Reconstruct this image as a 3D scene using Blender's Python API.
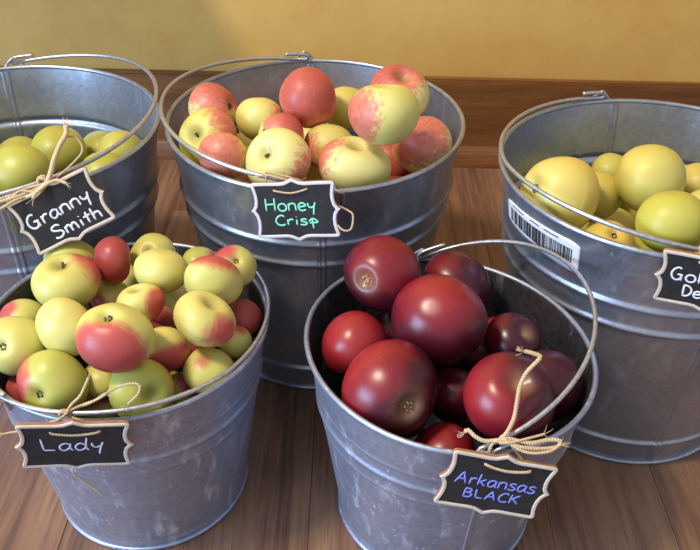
import bpy, bmesh, math, random
from mathutils import Vector, Matrix, noise

# ------------------------------------------------------------------ scene, camera, light
for o in list(bpy.data.objects):
    bpy.data.objects.remove(o)
SC = bpy.context.scene
COL = SC.collection
F, PITCH, HC, ROLL = 840.4, .6186, .6851, .0087
CAM = Vector((0, 0, HC))
cd = bpy.data.cameras.new('camera')
cam = bpy.data.objects.new('camera', cd)
COL.objects.link(cam)
cd.sensor_fit = 'HORIZONTAL'
cd.sensor_width = 36
cd.lens = F / 700 * 36
cd.clip_start = .01
cam.matrix_world = Matrix.Translation(CAM) @ Matrix.Rotation(math.pi / 2 - PITCH, 4, 'X') @ Matrix.Rotation(ROLL, 4, 'Z')
SC.camera = cam

SC.view_settings.view_transform = 'Standard'
SC.view_settings.look = 'None'
SC.view_settings.gamma = 1
SC.view_settings.exposure = 0.04
SC.view_settings.use_curve_mapping = False

W = bpy.data.worlds.new('room_light')
SC.world = W
W.use_nodes = True
W.node_tree.nodes['Background'].inputs[0].default_value = (.78, .82, .90, 1)
W.node_tree.nodes['Background'].inputs[1].default_value = .66


def area(name, loc, target, sx, sy, power, col):
    d = bpy.data.lights.new(name, 'AREA')
    d.shape = 'RECTANGLE'
    d.size, d.size_y, d.energy, d.color = sx, sy, power, col
    o = bpy.data.objects.new(name, d)
    COL.objects.link(o)
    o.location = loc
    o.rotation_euler = (Vector(target) - Vector(loc)).to_track_quat('-Z', 'Y').to_euler()
    return o


area('window_daylight', (-2.2, -.75, .85), (0, .6, .15), 1.3, 1.1, 76, (.42, .66, 1.0))
area('ceiling_lamp', (-1.2, .1, 2.4), (-.1, .8, .1), .34, .34, 56, (1.0, .87, .69))


# ------------------------------------------------------------------ pixel helpers (photo frame 700 x 550)
def ray(u, v):
    a, b = u - 350, v - 275
    cr, sr = math.cos(-ROLL), math.sin(-ROLL)
    a, b = cr * a - sr * b, sr * a + cr * b
    X, U = a / F, -b / F
    cp, sp = math.cos(PITCH), math.sin(PITCH)
    return Vector((X, cp + U * sp, -sp + U * cp))


def project(P):
    x, y, z = P[0], P[1], P[2] - HC
    cp, sp = math.cos(PITCH), math.sin(PITCH)
    d, u = y * cp - z * sp, y * sp + z * cp
    a, b = x / d * F, -u / d * F
    cr, sr = math.cos(ROLL), math.sin(ROLL)
    return 350 + cr * a - sr * b, 275 + sr * a + cr * b, d


def view_dir(r, u, t):
    """right / up / towards the viewer -> world direction"""
    cp, sp = math.cos(PITCH), math.sin(PITCH)
    return Vector((r, u * sp - t * cp, u * cp + t * sp)).normalized()


# ------------------------------------------------------------------ materials
def srgb(r, g, b):
    f = lambda c: c / 12.92 if c <= .04045 else ((c + .055) / 1.055) ** 2.4
    return (f(r / 255), f(g / 255), f(b / 255), 1)


class NT:
    def __init__(s, name):
        s.m = bpy.data.materials.new(name)
        s.m.use_nodes = True
        s.t = s.m.node_tree
        s.b = s.t.nodes['Principled BSDF']

    def n(s, typ, **kw):
        nd = s.t.nodes.new(typ)
        for k, v in kw.items():
            if k.startswith('i_'):
                nd.inputs[k[2:].replace('_', ' ')].default_value = v
            else:
                setattr(nd, k, v)
        return nd

    def l(s, a, b):
        s.t.links.new(a, b)

    def ramp(s, fac, stops):
        r = s.n('ShaderNodeValToRGB')
        e = r.color_ramp.elements
        while len(e) < len(stops):
            e.new(.5)
        for i, (p, c) in enumerate(stops):
            e[i].position = p
            e[i].color = c if len(c) == 4 else (*c, 1)
        s.l(fac, r.inputs[0])
        return r.outputs[0]

    def math(s, op, a, b=None, c=None, clamp=False):
        nd = s.n('ShaderNodeMath', operation=op, use_clamp=clamp)
        for i, v in enumerate((a, b, c)):
            if v is None:
                continue
            if isinstance(v, (int, float)):
                nd.inputs[i].default_value = v
            else:
                s.l(v, nd.inputs[i])
        return nd.outputs[0]

    def mix(s, fac, a, b, blend='MIX'):
        nd = s.n('ShaderNodeMix', data_type='RGBA', blend_type=blend)
        for i, v in ((0, fac), (6, a), (7, b)):
            if isinstance(v, (int, float)):
                nd.inputs[i].default_value = v
            elif isinstance(v, tuple):
                nd.inputs[i].default_value = v
            else:
                s.l(v, nd.inputs[i])
        return nd.outputs[2]

    def noise(s, vec, scale, detail=4, rough=.55, dist=0):
        nd = s.n('ShaderNodeTexNoise')
        nd.inputs['Scale'].default_value = scale
        nd.inputs['Detail'].default_value = detail
        nd.inputs['Roughness'].default_value = rough
        nd.inputs['Distortion'].default_value = dist
        if vec is not None:
            s.l(vec, nd.inputs['Vector'])
        return nd.outputs['Fac']

    def bump(s, h, strength, dist=.001):
        nd = s.n('ShaderNodeBump')
        nd.inputs['Strength'].default_value = strength
        nd.inputs['Distance'].default_value = dist
        s.l(h, nd.inputs['Height'])
        s.l(nd.outputs[0], s.b.inputs['Normal'])

    def mapped(s, scale, coord='Object'):
        tc = s.n('ShaderNodeTexCoord')
        mp = s.n('ShaderNodeMapping')
        mp.inputs['Scale'].default_value = scale
        s.l(tc.outputs[coord], mp.inputs[0])
        return mp.outputs[0]


def galvanized(name, dark, light, metallic, rough, bloom):
    k = NT(name)
    co = k.mapped((1, 1, 1))
    vo = k.n('ShaderNodeTexVoronoi', i_Scale=210)
    k.l(co, vo.inputs['Vector'])
    bw = k.n('ShaderNodeSeparateColor')
    k.l(vo.outputs['Color'], bw.inputs[0])
    big = k.noise(co, 9, 4, .55)
    fine = k.noise(co, 120, 5, .7)
    f = k.math('ADD', k.math('MULTIPLY', bw.outputs[0], .16), k.math('ADD', k.math('MULTIPLY', big, .5), k.math('MULTIPLY', fine, .35)), clamp=True)
    base = k.ramp(f, [(.25, dark), (.75, light)])
    # white zinc bloom, drips and scuffs
    sc = k.noise(k.mapped((1, 1, .3)), 60, 6, .72)
    blm = k.ramp(sc, [(.54, (0, 0, 0)), (.78, (1, 1, 1))])
    sp = k.ramp(k.noise(co, 170, 3, .6), [(.64, (0, 0, 0)), (.74, (1, 1, 1))])
    bl = k.math('MULTIPLY', k.math('ADD', blm, k.math('MULTIPLY', sp, .8)), bloom, clamp=True)
    base = k.mix(bl, base, srgb(206, 208, 216))
    k.l(base, k.b.inputs['Base Color'])
    k.l(k.math('SUBTRACT', metallic, k.math('MULTIPLY', bl, .5)), k.b.inputs['Metallic'])
    k.l(k.math('ADD', rough - .06, k.math('ADD', k.math('MULTIPLY', big, .12), k.math('MULTIPLY', bl, .25))), k.b.inputs['Roughness'])
    k.bump(k.math('ADD', k.math('MULTIPLY', bw.outputs[0], .6), k.math('ADD', big, fine)), .08, .0012)
    return k.m


M = {}
M['zinc'] = galvanized('galvanized_steel', srgb(146, 152, 166), srgb(184, 190, 204), .80, .34, .40)
M['zinc_inside'] = galvanized('oxidised_shaded_pail_inside', srgb(70, 70, 78), srgb(128, 128, 138), .80, .40, .55)  # oxide mottling, with the shade inside the small pails darkened into its colour
M['zinc_dull'] = galvanized('galvanized_steel_dull', srgb(140, 148, 172), srgb(176, 184, 206), .66, .42, .95)


def simple(name, col, rough=.5, metallic=0., nscale=None, col2=None, bump=0):
    k = NT(name)
    k.b.inputs['Roughness'].default_value = rough
    k.b.inputs['Metallic'].default_value = metallic
    if nscale:
        nz = k.noise(k.mapped((1, 1, 1)), nscale, 4, .6)
        k.l(k.ramp(nz, [(.3, col), (.7, col2)]), k.b.inputs['Base Color'])
        if bump:
            k.bump(nz, bump, .0005)
    else:
        k.b.inputs['Base Color'].default_value = col
    return k.m


M['wire'] = simple('steel_wire', srgb(158, 160, 166), .35, .75, 300, srgb(200, 200, 204))
M['twine'] = simple('jute_twine', srgb(184, 156, 118), .9, 0, 700, srgb(222, 200, 164), .4)
M['tag_frame'] = simple('cream_paint', srgb(206, 190, 174), .6, 0, 200, srgb(222, 208, 192))
M['tag_frame_pink'] = simple('white_paint', srgb(212, 202, 208), .6, 0, 200, srgb(228, 220, 226))
M['tag_face'] = simple('chalkboard_black', srgb(30, 28, 30), .75, 0, 120, srgb(46, 43, 44))
M['tag_wood'] = simple('raw_plywood_edge', srgb(140, 92, 62), .7, 0, 160, srgb(172, 120, 84))
M['chalk_mint'] = simple('mint_chalk', srgb(120, 228, 188), .9, 0, 900, srgb(160, 245, 212))
M['chalk_white'] = simple('white_chalk', srgb(222, 222, 234), .9, 0, 900, srgb(246, 246, 252))
M['chalk_lavender'] = simple('lavender_chalk', srgb(196, 190, 226), .9, 0, 900, srgb(228, 222, 246))
M['chalk_blue'] = simple('blue_chalk', srgb(112, 122, 222), .9, 0, 900, srgb(150, 160, 242))
M['paper'] = simple('sticker_paper', srgb(222, 224, 232), .5)
M['ink'] = simple('barcode_ink', srgb(28, 28, 34), .6)
M['stem'] = simple('apple_stem', srgb(74, 56, 36), .8, 0, 300, srgb(112, 90, 58))
M['calyx'] = simple('apple_calyx', srgb(66, 56, 40), .85, 0, 400, srgb(120, 108, 80))
M['calyx_tan'] = simple('apple_calyx_tan', srgb(150, 120, 84), .85, 0, 400, srgb(196, 168, 124))


def apple_mat(name, green, yellow, red, deep, rough, russet, streak=.35, dots=.25, mottle=.0):
    k = NT(name)
    at = lambda nm: k.n('ShaderNodeAttribute', attribute_name=nm).outputs['Fac']
    blush, tone, pole = at('blush'), at('tone'), at('pole')
    co = k.mapped((1, 1, 1))
    n1 = k.noise(co, 38, 3, .5)
    n2 = k.noise(co, 210, 3, .6)
    # streaks run from stem to calyx: direction in the xy plane only
    sep = k.n('ShaderNodeSeparateXYZ')
    tc = k.n('ShaderNodeTexCoord')
    k.l(tc.outputs['Object'], sep.inputs[0])
    ang = k.math('ARCTAN2', sep.outputs[1], sep.outputs[0])
    cb = k.n('ShaderNodeCombineXYZ')
    k.l(k.math('COSINE', ang), cb.inputs[0])
    k.l(k.math('SINE', ang), cb.inputs[1])
    k.l(k.math('MULTIPLY', sep.outputs[2], 9), cb.inputs[2])
    st = k.noise(cb.outputs[0], 9, 4, .6)
    base = k.mix(k.math('ADD', tone, k.math('MULTIPLY', k.math('SUBTRACT', n1, .5), .7), clamp=True), green, yellow)
    v = k.math('ADD', blush, k.math('ADD', k.math('MULTIPLY', k.math('SUBTRACT', n1, .5), .55),
                                    k.math('ADD', k.math('MULTIPLY', k.math('SUBTRACT', st, .5), streak * 2), k.math('MULTIPLY', k.math('SUBTRACT', n2, .5), mottle))))
    fac = k.n('ShaderNodeMapRange', interpolation_type='SMOOTHSTEP')
    fac.inputs['From Min'].default_value = -.12
    fac.inputs['From Max'].default_value = .30
    k.l(v, fac.inputs['Value'])
    fac2 = k.n('ShaderNodeMapRange', interpolation_type='SMOOTHSTEP')
    fac2.inputs['From Min'].default_value = .25
    fac2.inputs['From Max'].default_value = .95
    k.l(v, fac2.inputs['Value'])
    redc = k.mix(fac2.outputs[0], red, deep)
    c = k.mix(k.math('MULTIPLY', fac.outputs[0], .93), base, redc)
    vo = k.n('ShaderNodeTexVoronoi', i_Scale=190)
    k.l(co, vo.inputs['Vector'])
    dt = k.ramp(vo.outputs['Distance'], [(.10, (1, 1, 1)), (.2, (0, 0, 0))])
    c = k.mix(k.math('MULTIPLY', dt, dots), c, srgb(222, 200, 140))
    rus = k.math('MULTIPLY', k.math('MULTIPLY', pole, k.math('ADD', .35, st)), .8, clamp=True)
    c = k.mix(rus, c, russet)
    k.l(c, k.b.inputs['Base Color'])
    k.l(k.math('ADD', rough, k.math('MULTIPLY', n1, .12)), k.b.inputs['Roughness'])
    k.b.inputs['Subsurface Weight'].default_value = .0
    k.bump(n1, .08, .002)
    return k.m


M['apple_lady'] = apple_mat('lady_apple_skin', srgb(178, 178, 80), srgb(216, 204, 120), srgb(188, 62, 72), srgb(156, 34, 56), .36, srgb(128, 122, 60), .14, .08)
M['apple_honey'] = apple_mat('honey_apple_skin', srgb(200, 190, 88), srgb(226, 216, 144), srgb(210, 112, 98), srgb(178, 64, 66), .38, srgb(150, 128, 74), .34, .2, .9)
M['apple_granny'] = apple_mat('granny_apple_skin', srgb(154, 154, 56), srgb(186, 180, 84), srgb(176, 160, 70), srgb(176, 160, 70), .36, srgb(120, 104, 40), .1, .2)
M['apple_gold'] = apple_mat('golden_apple_skin', srgb(182, 174, 62), srgb(214, 196, 108), srgb(216, 188, 90), srgb(210, 174, 78), .38, srgb(140, 118, 50), .1, .15)
M['apple_ark'] = apple_mat('dark_red_apple_skin', srgb(60, 16, 30), srgb(86, 20, 34), srgb(124, 24, 38), srgb(156, 40, 42), .26, srgb(178, 140, 108), .10, .04)


def wood_mat(name, c_dark, c_mid, c_light, axis, rough, per_object=True, spec=.5):
    k = NT(name)
    tc = k.n('ShaderNodeTexCoord')
    vec = tc.outputs['Object']
    if per_object:
        oi = k.n('ShaderNodeObjectInfo')
        ad = k.n('ShaderNodeVectorMath', operation='ADD')
        cx = k.n('ShaderNodeCombineXYZ')
        for i in range(3):
            k.l(k.math('MULTIPLY', oi.outputs['Random'], 7.0 + 5 * i), cx.inputs[i])
        k.l(vec, ad.inputs[0])
        k.l(cx.outputs[0], ad.inputs[1])
        vec = ad.outputs[0]

    def mp(sc):
        m = k.n('ShaderNodeMapping')
        m.inputs['Scale'].default_value = sc
        k.l(vec, m.inputs[0])
        return m.outputs[0]
    if axis == 'Y':
        a, b, c = (10, .9, 10), (95, 2.6, 95), (2.2, .8, 2.2)
    else:
        a, b, c = (1.1, 9, 9), (2.2, 60, 60), (.7, 1.6, 1.6)
    g1 = k.noise(mp(a), 2.6, 5, .62, .6)
    g2 = k.noise(mp(b), 2.2, 4, .65, .2)
    g3 = k.noise(mp(c), 4, 3, .5)
    g = k.math('ADD', k.math('MULTIPLY', g1, .55), k.math('ADD', k.math('MULTIPLY', g2, .28), k.math('MULTIPLY', g3, .25)))
    if per_object:
        g = k.math('ADD', g, k.math('MULTIPLY', k.math('SUBTRACT', oi.outputs['Random'], .5), .05))
    col = k.ramp(g, [(.43, c_dark), (.54, c_mid), (.66, c_light)])
    # darker pores and the odd knot
    pores = k.ramp(k.noise(mp(b), 5, 3, .6), [(.57, (0, 0, 0)), (.68, (1, 1, 1))])
    col = k.mix(k.math('MULTIPLY', pores, .5), col, c_dark)
    k.l(col, k.b.inputs['Base Color'])
    k.l(k.math('ADD', rough, k.math('MULTIPLY', g2, .15)), k.b.inputs['Roughness'])
    k.b.inputs['Specular IOR Level'].default_value = spec
    k.bump(g2, .12, .0006)
    return k.m


M['floor'] = wood_mat('floor_wood', srgb(78, 52, 40), srgb(124, 89, 68), srgb(150, 114, 86), 'Y', .36)
M['base'] = wood_mat('baseboard_wood', srgb(100, 60, 28), srgb(124, 78, 38), srgb(146, 96, 50), 'X', .42, False)
M['subfloor'] = simple('subfloor', srgb(52, 34, 26), .9)

k = NT('mustard_plaster')
co = k.mapped((1, 1, 1))
w1 = k.noise(co, 2.6, 5, .6)
w2 = k.noise(co, 16, 4, .6)
ww = k.math('ADD', k.math('MULTIPLY', w1, .7), k.math('MULTIPLY', w2, .3))
k.l(k.ramp(ww, [(.32, srgb(200, 150, 72)), (.5, srgb(212, 167, 88)), (.7, srgb(220, 180, 102))]), k.b.inputs['Base Color'])
k.b.inputs['Roughness'].default_value = .55
k.bump(k.math('ADD', w2, k.math('MULTIPLY', k.noise(co, 70, 3, .5), .3)), .25, .004)
M['wall'] = k.m


# ------------------------------------------------------------------ mesh helpers
def link(name, me, mat, parent=None, smooth=True, **props):
    o = bpy.data.objects.new(name, me)
    COL.objects.link(o)
    if mat:
        me.materials.clear()
        me.materials.append(mat)
    if smooth:
        for p in me.polygons:
            p.use_smooth = True
    if parent:
        o.parent = parent
    for a, b in props.items():
        o[a] = b
    return o


def mesh(name, verts, faces):
    me = bpy.data.meshes.new(name)
    me.from_pydata([tuple(v) for v in verts], [], faces)
    me.update()
    return me


def recalc(me):
    bm = bmesh.new()
    bm.from_mesh(me)
    bmesh.ops.recalc_face_normals(bm, faces=bm.faces)
    bm.to_mesh(me)
    bm.free()
    return me


def empty(name, loc, **props):
    o = bpy.data.objects.new(name, None)
    COL.objects.link(o)
    o.location = loc
    o.empty_display_size = .02
    for a, b in props.items():
        o[a] = b
    return o


def box(x0, x1, y0, y1, z0, z1, bev=0, seg=2):
    bm = bmesh.new()
    bmesh.ops.create_cube(bm, size=1)
    for v in bm.verts:
        v.co = Vector(((x0 + x1) / 2 + v.co.x * (x1 - x0), (y0 + y1) / 2 + v.co.y * (y1 - y0), (z0 + z1) / 2 + v.co.z * (z1 - z0)))
    if bev:
        bmesh.ops.bevel(bm, geom=bm.edges[:], offset=bev, segments=seg, affect='EDGES')
    me = bpy.data.meshes.new('box')
    bm.to_mesh(me)
    bm.free()
    return me


def smooth_path(pts, sub=6, closed=False):
    pts = [Vector(p) for p in pts]
    n = len(pts)
    if n < 3:
        return [pts[0].lerp(pts[-1], i / sub) for i in range(sub + 1)]
    out = []
    rng = range(n if closed else n - 1)
    for i in rng:
        if closed:
            p0, p1, p2, p3 = pts[(i - 1) % n], pts[i], pts[(i + 1) % n], pts[(i + 2) % n]
        else:
            p1, p2 = pts[i], pts[i + 1]
            p0 = pts[i - 1] if i else p1 * 2 - p2
            p3 = pts[i + 2] if i + 2 < n else p2 * 2 - p1
        for s in range(sub):
            t = s / sub
            out.append(.5 * ((2 * p1) + (p2 - p0) * t + (2 * p0 - 5 * p1 + 4 * p2 - p3) * t * t + (3 * p1 - p0 - 3 * p2 + p3) * t ** 3))
    if not closed:
        out.append(pts[-1])
    return out


def tube_data(path, r, seg=8, V=None, Fc=None, closed=False):
    """append a tube along path; r is a number or a list"""
    V = [] if V is None else V
    Fc = [] if Fc is None else Fc
    n = len(path)
    b0 = len(V)
    up = None
    for i in range(n):
        a = path[(i - 1) % n] if (closed or i) else path[0]
        c = path[(i + 1) % n] if (closed or i < n - 1) else path[-1]
        t = (c - a)
        if t.length < 1e-9:
            t = Vector((0, 0, 1))
        t.normalize()
        if up is None:
            up = t.orthogonal().normalized()
        else:
            up = (up - t * up.dot(t))
            up = up.normalized() if up.length > 1e-6 else t.orthogonal().normalized()
        sd = t.cross(up)
        rr = r[i] if isinstance(r, (list, tuple)) else r
        for j in range(seg):
            an = 2 * math.pi * j / seg
            V.append(path[i] + (up * math.cos(an) + sd * math.sin(an)) * rr)
    for i in range(n if closed else n - 1):
        i2 = (i + 1) % n
        for j in range(seg):
            j2 = (j + 1) % seg
            Fc.append((b0 + i * seg + j, b0 + i * seg + j2, b0 + i2 * seg + j2, b0 + i2 * seg + j))
    if not closed:
        Fc.append(tuple(b0 + j for j in range(seg))[::-1])
        Fc.append(tuple(b0 + (n - 1) * seg + j for j in range(seg)))
    return V, Fc


def twine_data(pts, r=.0009, V=None, Fc=None, sub=10, pitch=.0042, fray=0, rnd=None):
    """two-ply twisted twine along a smooth path, with loose fibres at the far end"""
    path = smooth_path(pts, sub)
    V = [] if V is None else V
    Fc = [] if Fc is None else Fc
    # resample at ~0.7 mm
    res = [path[0]]
    acc = 0
    for a, b in zip(path, path[1:]):
        d = (b - a).length
        k = 0
        while acc + d - k >= .0007 and d > 1e-9:
            k += .0007 - acc if k == 0 else .0007
            if k > d:
                break
            res.append(a.lerp(b, min(1, k / d)))
            acc = 0
        acc = (res[-1] - b).length
    path = res
    if len(path) < 3:
        return V, Fc
    up = None
    fr = []
    for i in range(len(path)):
        t = (path[min(i + 1, len(path) - 1)] - path[max(i - 1, 0)]).normalized()
        up = t.orthogonal().normalized() if up is None else (up - t * up.dot(t)).normalized()
        fr.append((up.copy(), t.cross(up)))
    for ph in (0, math.pi):
        st = []
        for i, p in enumerate(path):
            a = ph + i * .0007 / pitch * 2 * math.pi
            u, s = fr[i]
            st.append(p + (u * math.cos(a) + s * math.sin(a)) * r * .62)
        tube_data(st, r * .72, 6, V, Fc)
    rnd = rnd or random.Random(1)
    for q in range(fray):
        e = path[-1]
        t = (path[-1] - path[-3]).normalized()
        d = (t + Vector((rnd.uniform(-1, 1), rnd.uniform(-1, 1), rnd.uniform(-1, 1))) * .7).normalized()
        m = e + d * rnd.uniform(.002, .005) + Vector((0, 0, rnd.uniform(-.001, .002)))
        tube_data([e - t * .001, m, m + (d + Vector((0, 0, -.3))) * .003], .00022, 4, V, Fc)
    return V, Fc


# ------------------------------------------------------------------ the room
floor = link('floor', box(-1.7, 1.7, -1.2, 1.42, -.03, -.006), M['subfloor'], smooth=False, kind='structure', label='brown wooden plank floor under the pails', category='floor')
rnd = random.Random(11)
PW = .12
x_seam = -.0385
i0 = int((-1.68 - x_seam) / PW)
pl_cache = {}
for i in range(i0, int((1.66 - x_seam) / PW)):
    x = x_seam + i * PW
    y = -1.19 - rnd.uniform(0, .5)
    while y < 1.41:
        ln = rnd.choice((2.4, 2.7, 3.1))
        ya, yb = max(y, -1.19), min(y + ln, 1.41)
        if yb - ya > .05:
            me = box(x + .0002, x + PW - .0002, ya + .0002, yb - .0002, -.006, 0, .0004, 1)
            link('plank', me, M['floor'], floor, smooth=False)
        y += ln

# back wall stands slightly skewed to the camera
WA = math.atan2(1.283 - 1.325, 1.12)
wm = Matrix.Translation((-.02, 1.3225, 0)) @ Matrix.Rotation(WA, 4, 'Z')
wall = link('wall_back', box(-1.75, 1.75, 0, .1, -.02, 2.6), M['wall'], smooth=False, kind='structure', label='mustard yellow plastered wall behind the pails', category='wall')
wall.matrix_world = wm
bb = link('baseboard_back', box(-1.75, 1.75, -.016, -.0004, .0, .152, .003, 2), M['base'], smooth=False, kind='structure', label='tall brown wooden baseboard along the yellow wall', category='baseboard')
bb.matrix_world = wm
# unseen ledge, added above the picture only to cast shade on the wall
lg = link('added_shade_ledge', box(-1.6, -.328, 1.335 - .24, 1.328, .48, .505, .003, 1), M['base'], smooth=False, kind='structure', label='unseen wooden ledge added to shade the wall above the green apple pail', category='trim')
# quarter-round shoe moulding
qv, qf = [], []
prof = [(-.0165, 0)] + [(-.0165 - .016 * math.sin(a), .034 * math.cos(a)) for a in [j * math.pi / 2 / 8 for j in range(9)]]
for xx in (-1.75, 1.75):
    qv += [Vector((xx, a, b)) for a, b in prof]
m_ = len(prof)
for j in range(m_):
    qf.append((j, (j + 1) % m_, m_ + (j + 1) % m_, m_ + j))
qf += [tuple(range(m_)), tuple(range(m_, 2 * m_))]
tr = link('trim_1', recalc(mesh('shoe', qv, qf)), M['base'], smooth=False, kind='structure', label='rounded shoe moulding at the foot of the baseboard', category='trim')
tr.matrix_world = wm

# ------------------------------------------------------------------ pails
# centre x, y, rim radius, base radius, height, rim out-of-round (cos2, sin2)
PAIL = {
    'honey': (-.0393, .8505, .165, .1195, .2929, -.015, -.0082),
    'gold': (.3130, .7385, .165, .1195, .2929, .0029, -.0024),
    'granny': (-.3735, .8265, .165, .1195, .2929, .0083, -.0103),
    'lady': (-.2023, .5977, .1289, .0932, .2081, -.0019, -.0059),
    'ark': (.0864, .5698, .1289, .0932, .2081, -.0219, -.0436),
}
# hinge azimuth, lift, length, widening, roundness, side
BAIL = {
    'honey': (1.6926, .1174, .9990, -.0325, .9694, 1),
    'granny': (1.8157, .1300, 1.0060, .0165, .9579, -1),
    'gold': (1.7489, .0938, 1.0283, -.0136, 1.1284, 1),
    'ark': (1.6817, .4132, .9852, -.0031, .9729, -1),
    'lady': (.8183, .0701, 1.0273, .0187, 1.0718, -1),
}
SEAM = {'honey': -1.50, 'gold': -1.5, 'granny': -1.25, 'lady': .12, 'ark': -1.40}
PLABEL = {
    'honey': 'large shiny galvanized pail of red and yellow apples, tagged Honey Crisp',
    'gold': 'large galvanized pail with a barcode sticker, holding yellow apples',
    'granny': 'large galvanized pail partly filled with green apples, tagged Granny Smith',
    'lady': 'small dull galvanized pail heaped with small yellow and red apples, tagged Lady',
    'ark': 'small galvanized pail of dark red apples, tagged Arkansas Black',
}
BEADS = {True: ((.226, .0036, .0031), (.199, .0036, .0031), (.036, .0034, .0030)),
         False: ((.164, .0009, .0016), (.147, .0024, .0030), (.128, .0009, .0016), (.010, .0012, .003))}


def pail_radius(n, z, az):
    cx, cy, Rt, Rb, H, ea, eb = PAIL[n]
    t = max(0, z / H)
    r = Rb + (Rt - .0025 - Rb) * t
    big = Rt > .15
    for zc, am, w in BEADS[big]:
        r += am * math.exp(-((z - zc) / w) ** 2)
    return r * (1 + t * (ea * math.cos(2 * az) + eb * math.sin(2 * az)))


def bail_path(n, N=72):
    cx, cy, R, Rb, H, ea, eb = PAIL[n]
    phi, al, L, kk, e, sg = BAIL[n]
    ax = Vector((math.cos(phi), math.sin(phi), 0))
    out = Vector((-math.sin(phi), math.cos(phi), 0)) * sg
    d = out * math.cos(al) + Vector((0, 0, math.sin(al)))
    P = []
    for i in range(N + 1):
        s = math.pi * i / N
        c, q = math.cos(s), math.sin(s)
        P.append(Vector((cx, cy, H + .003)) + ax * (R * (1 + kk) * math.copysign(abs(c) ** e, c)) + d * (R * L * abs(q) ** e))
    return P


BP = {n: bail_path(n) for n in PAIL}


def build_pail(n):
    cx, cy, Rt, Rb, H, ea, eb = PAIL[n]
    big = Rt > .15
    mat = M['zinc'] if big else M['zinc_dull']
    org = Vector((cx, cy, 0))
    root = empty('metal_pail', org, label=PLABEL[n], category='pail', group='galvanized pails of apples on the floor')
    SEG = 112
    zs = [.0] + [.0015 * i for i in range(1, int(H / .0015))] + [H - .0012]
    V, Fc = [], []
    rings = [(z, 0) for z in zs] + [(z, -.0010) for z in reversed(zs) if z > .007] + [(.006, -.0015)]
    for z, off in rings:
        for j in range(SEG):
            az = 2 * math.pi * j / SEG
            r = pail_radius(n, z, az) + off
            V.append(Vector((r * math.cos(az), r * math.sin(az), z)))
    nr = len(rings)
    for i in range(nr - 1):
        for j in range(SEG):
            j2 = (j + 1) % SEG
            Fc.append((i * SEG + j, i * SEG + j2, (i + 1) * SEG + j2, (i + 1) * SEG + j))
    Fc.append(tuple((nr - 1) * SEG + j for j in range(SEG)))
    # close the wall at the foot
    V.append(Vector((0, 0, .004)))
    c0 = len(V) - 1
    for j in range(SEG):
        Fc.append((c0, (j + 1) % SEG, j))
    bo = link('pail_body', recalc(mesh('pail_body', V, Fc)), mat, root)
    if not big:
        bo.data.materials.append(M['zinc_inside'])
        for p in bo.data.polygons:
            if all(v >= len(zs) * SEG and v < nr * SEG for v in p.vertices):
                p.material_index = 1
    # rolled rim
    path = []
    for j in range(SEG):
        az = 2 * math.pi * j / SEG
        r = pail_radius(n, H, az) + .0006
        path.append(Vector((r * math.cos(az), r * math.sin(az), H - .0012)))
    rv, rf = tube_data(path, .0027 if big else .0024, 10, closed=True)
    link('rim', recalc(mesh('rim', rv, rf)), mat, root)
    # foot ring
    path = [Vector(((Rb + .0012) * math.cos(2 * math.pi * j / SEG), (Rb + .0012) * math.sin(2 * math.pi * j / SEG), .0025)) for j in range(SEG)]
    rv, rf = tube_data(path, .0025, 8, closed=True)
    link('foot_ring', recalc(mesh('foot_ring', rv, rf)), mat, root)
    # lapped vertical side seam
    for az0, sgn in ((SEAM[n], 1), (SEAM[n] + math.pi, 1), (SEAM[n] + math.pi, -1)):
        seam_strip(n, az0, sgn, big, H, mat, root)
    add_bail(n, root, org, big, H)
    return root


def seam_strip(n, az0, sgn, big, H, mat, root):
    V, Fc = [], []
    hw = .0042 if big else .0012
    prof = [(-hw - .0012, -.0006), (-hw, .0011), (-hw * .35, .0013), (-hw * .1, .0005), (hw * .1, .0005), (hw * .35, .0013), (hw, .0011), (hw + .0012, -.0006)]
    zz = [.004 + (H - .008) * i / 160 for i in range(161)]
    for z in zz:
        for s, h in prof:
            az = az0 + s / pail_radius(n, z, az0)
            r = pail_radius(n, z, az) + h * sgn - (.0010 if sgn < 0 else 0)
            V.append(Vector((r * math.cos(az), r * math.sin(az), z)))
    m = len(prof)
    for i in range(len(zz) - 1):
        for j in range(m - 1):
            Fc.append((i * m + j, i * m + j + 1, (i + 1) * m + j + 1, (i + 1) * m + j))
    link('side_seam', recalc(mesh('side_seam', V, Fc)), mat, root)


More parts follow.
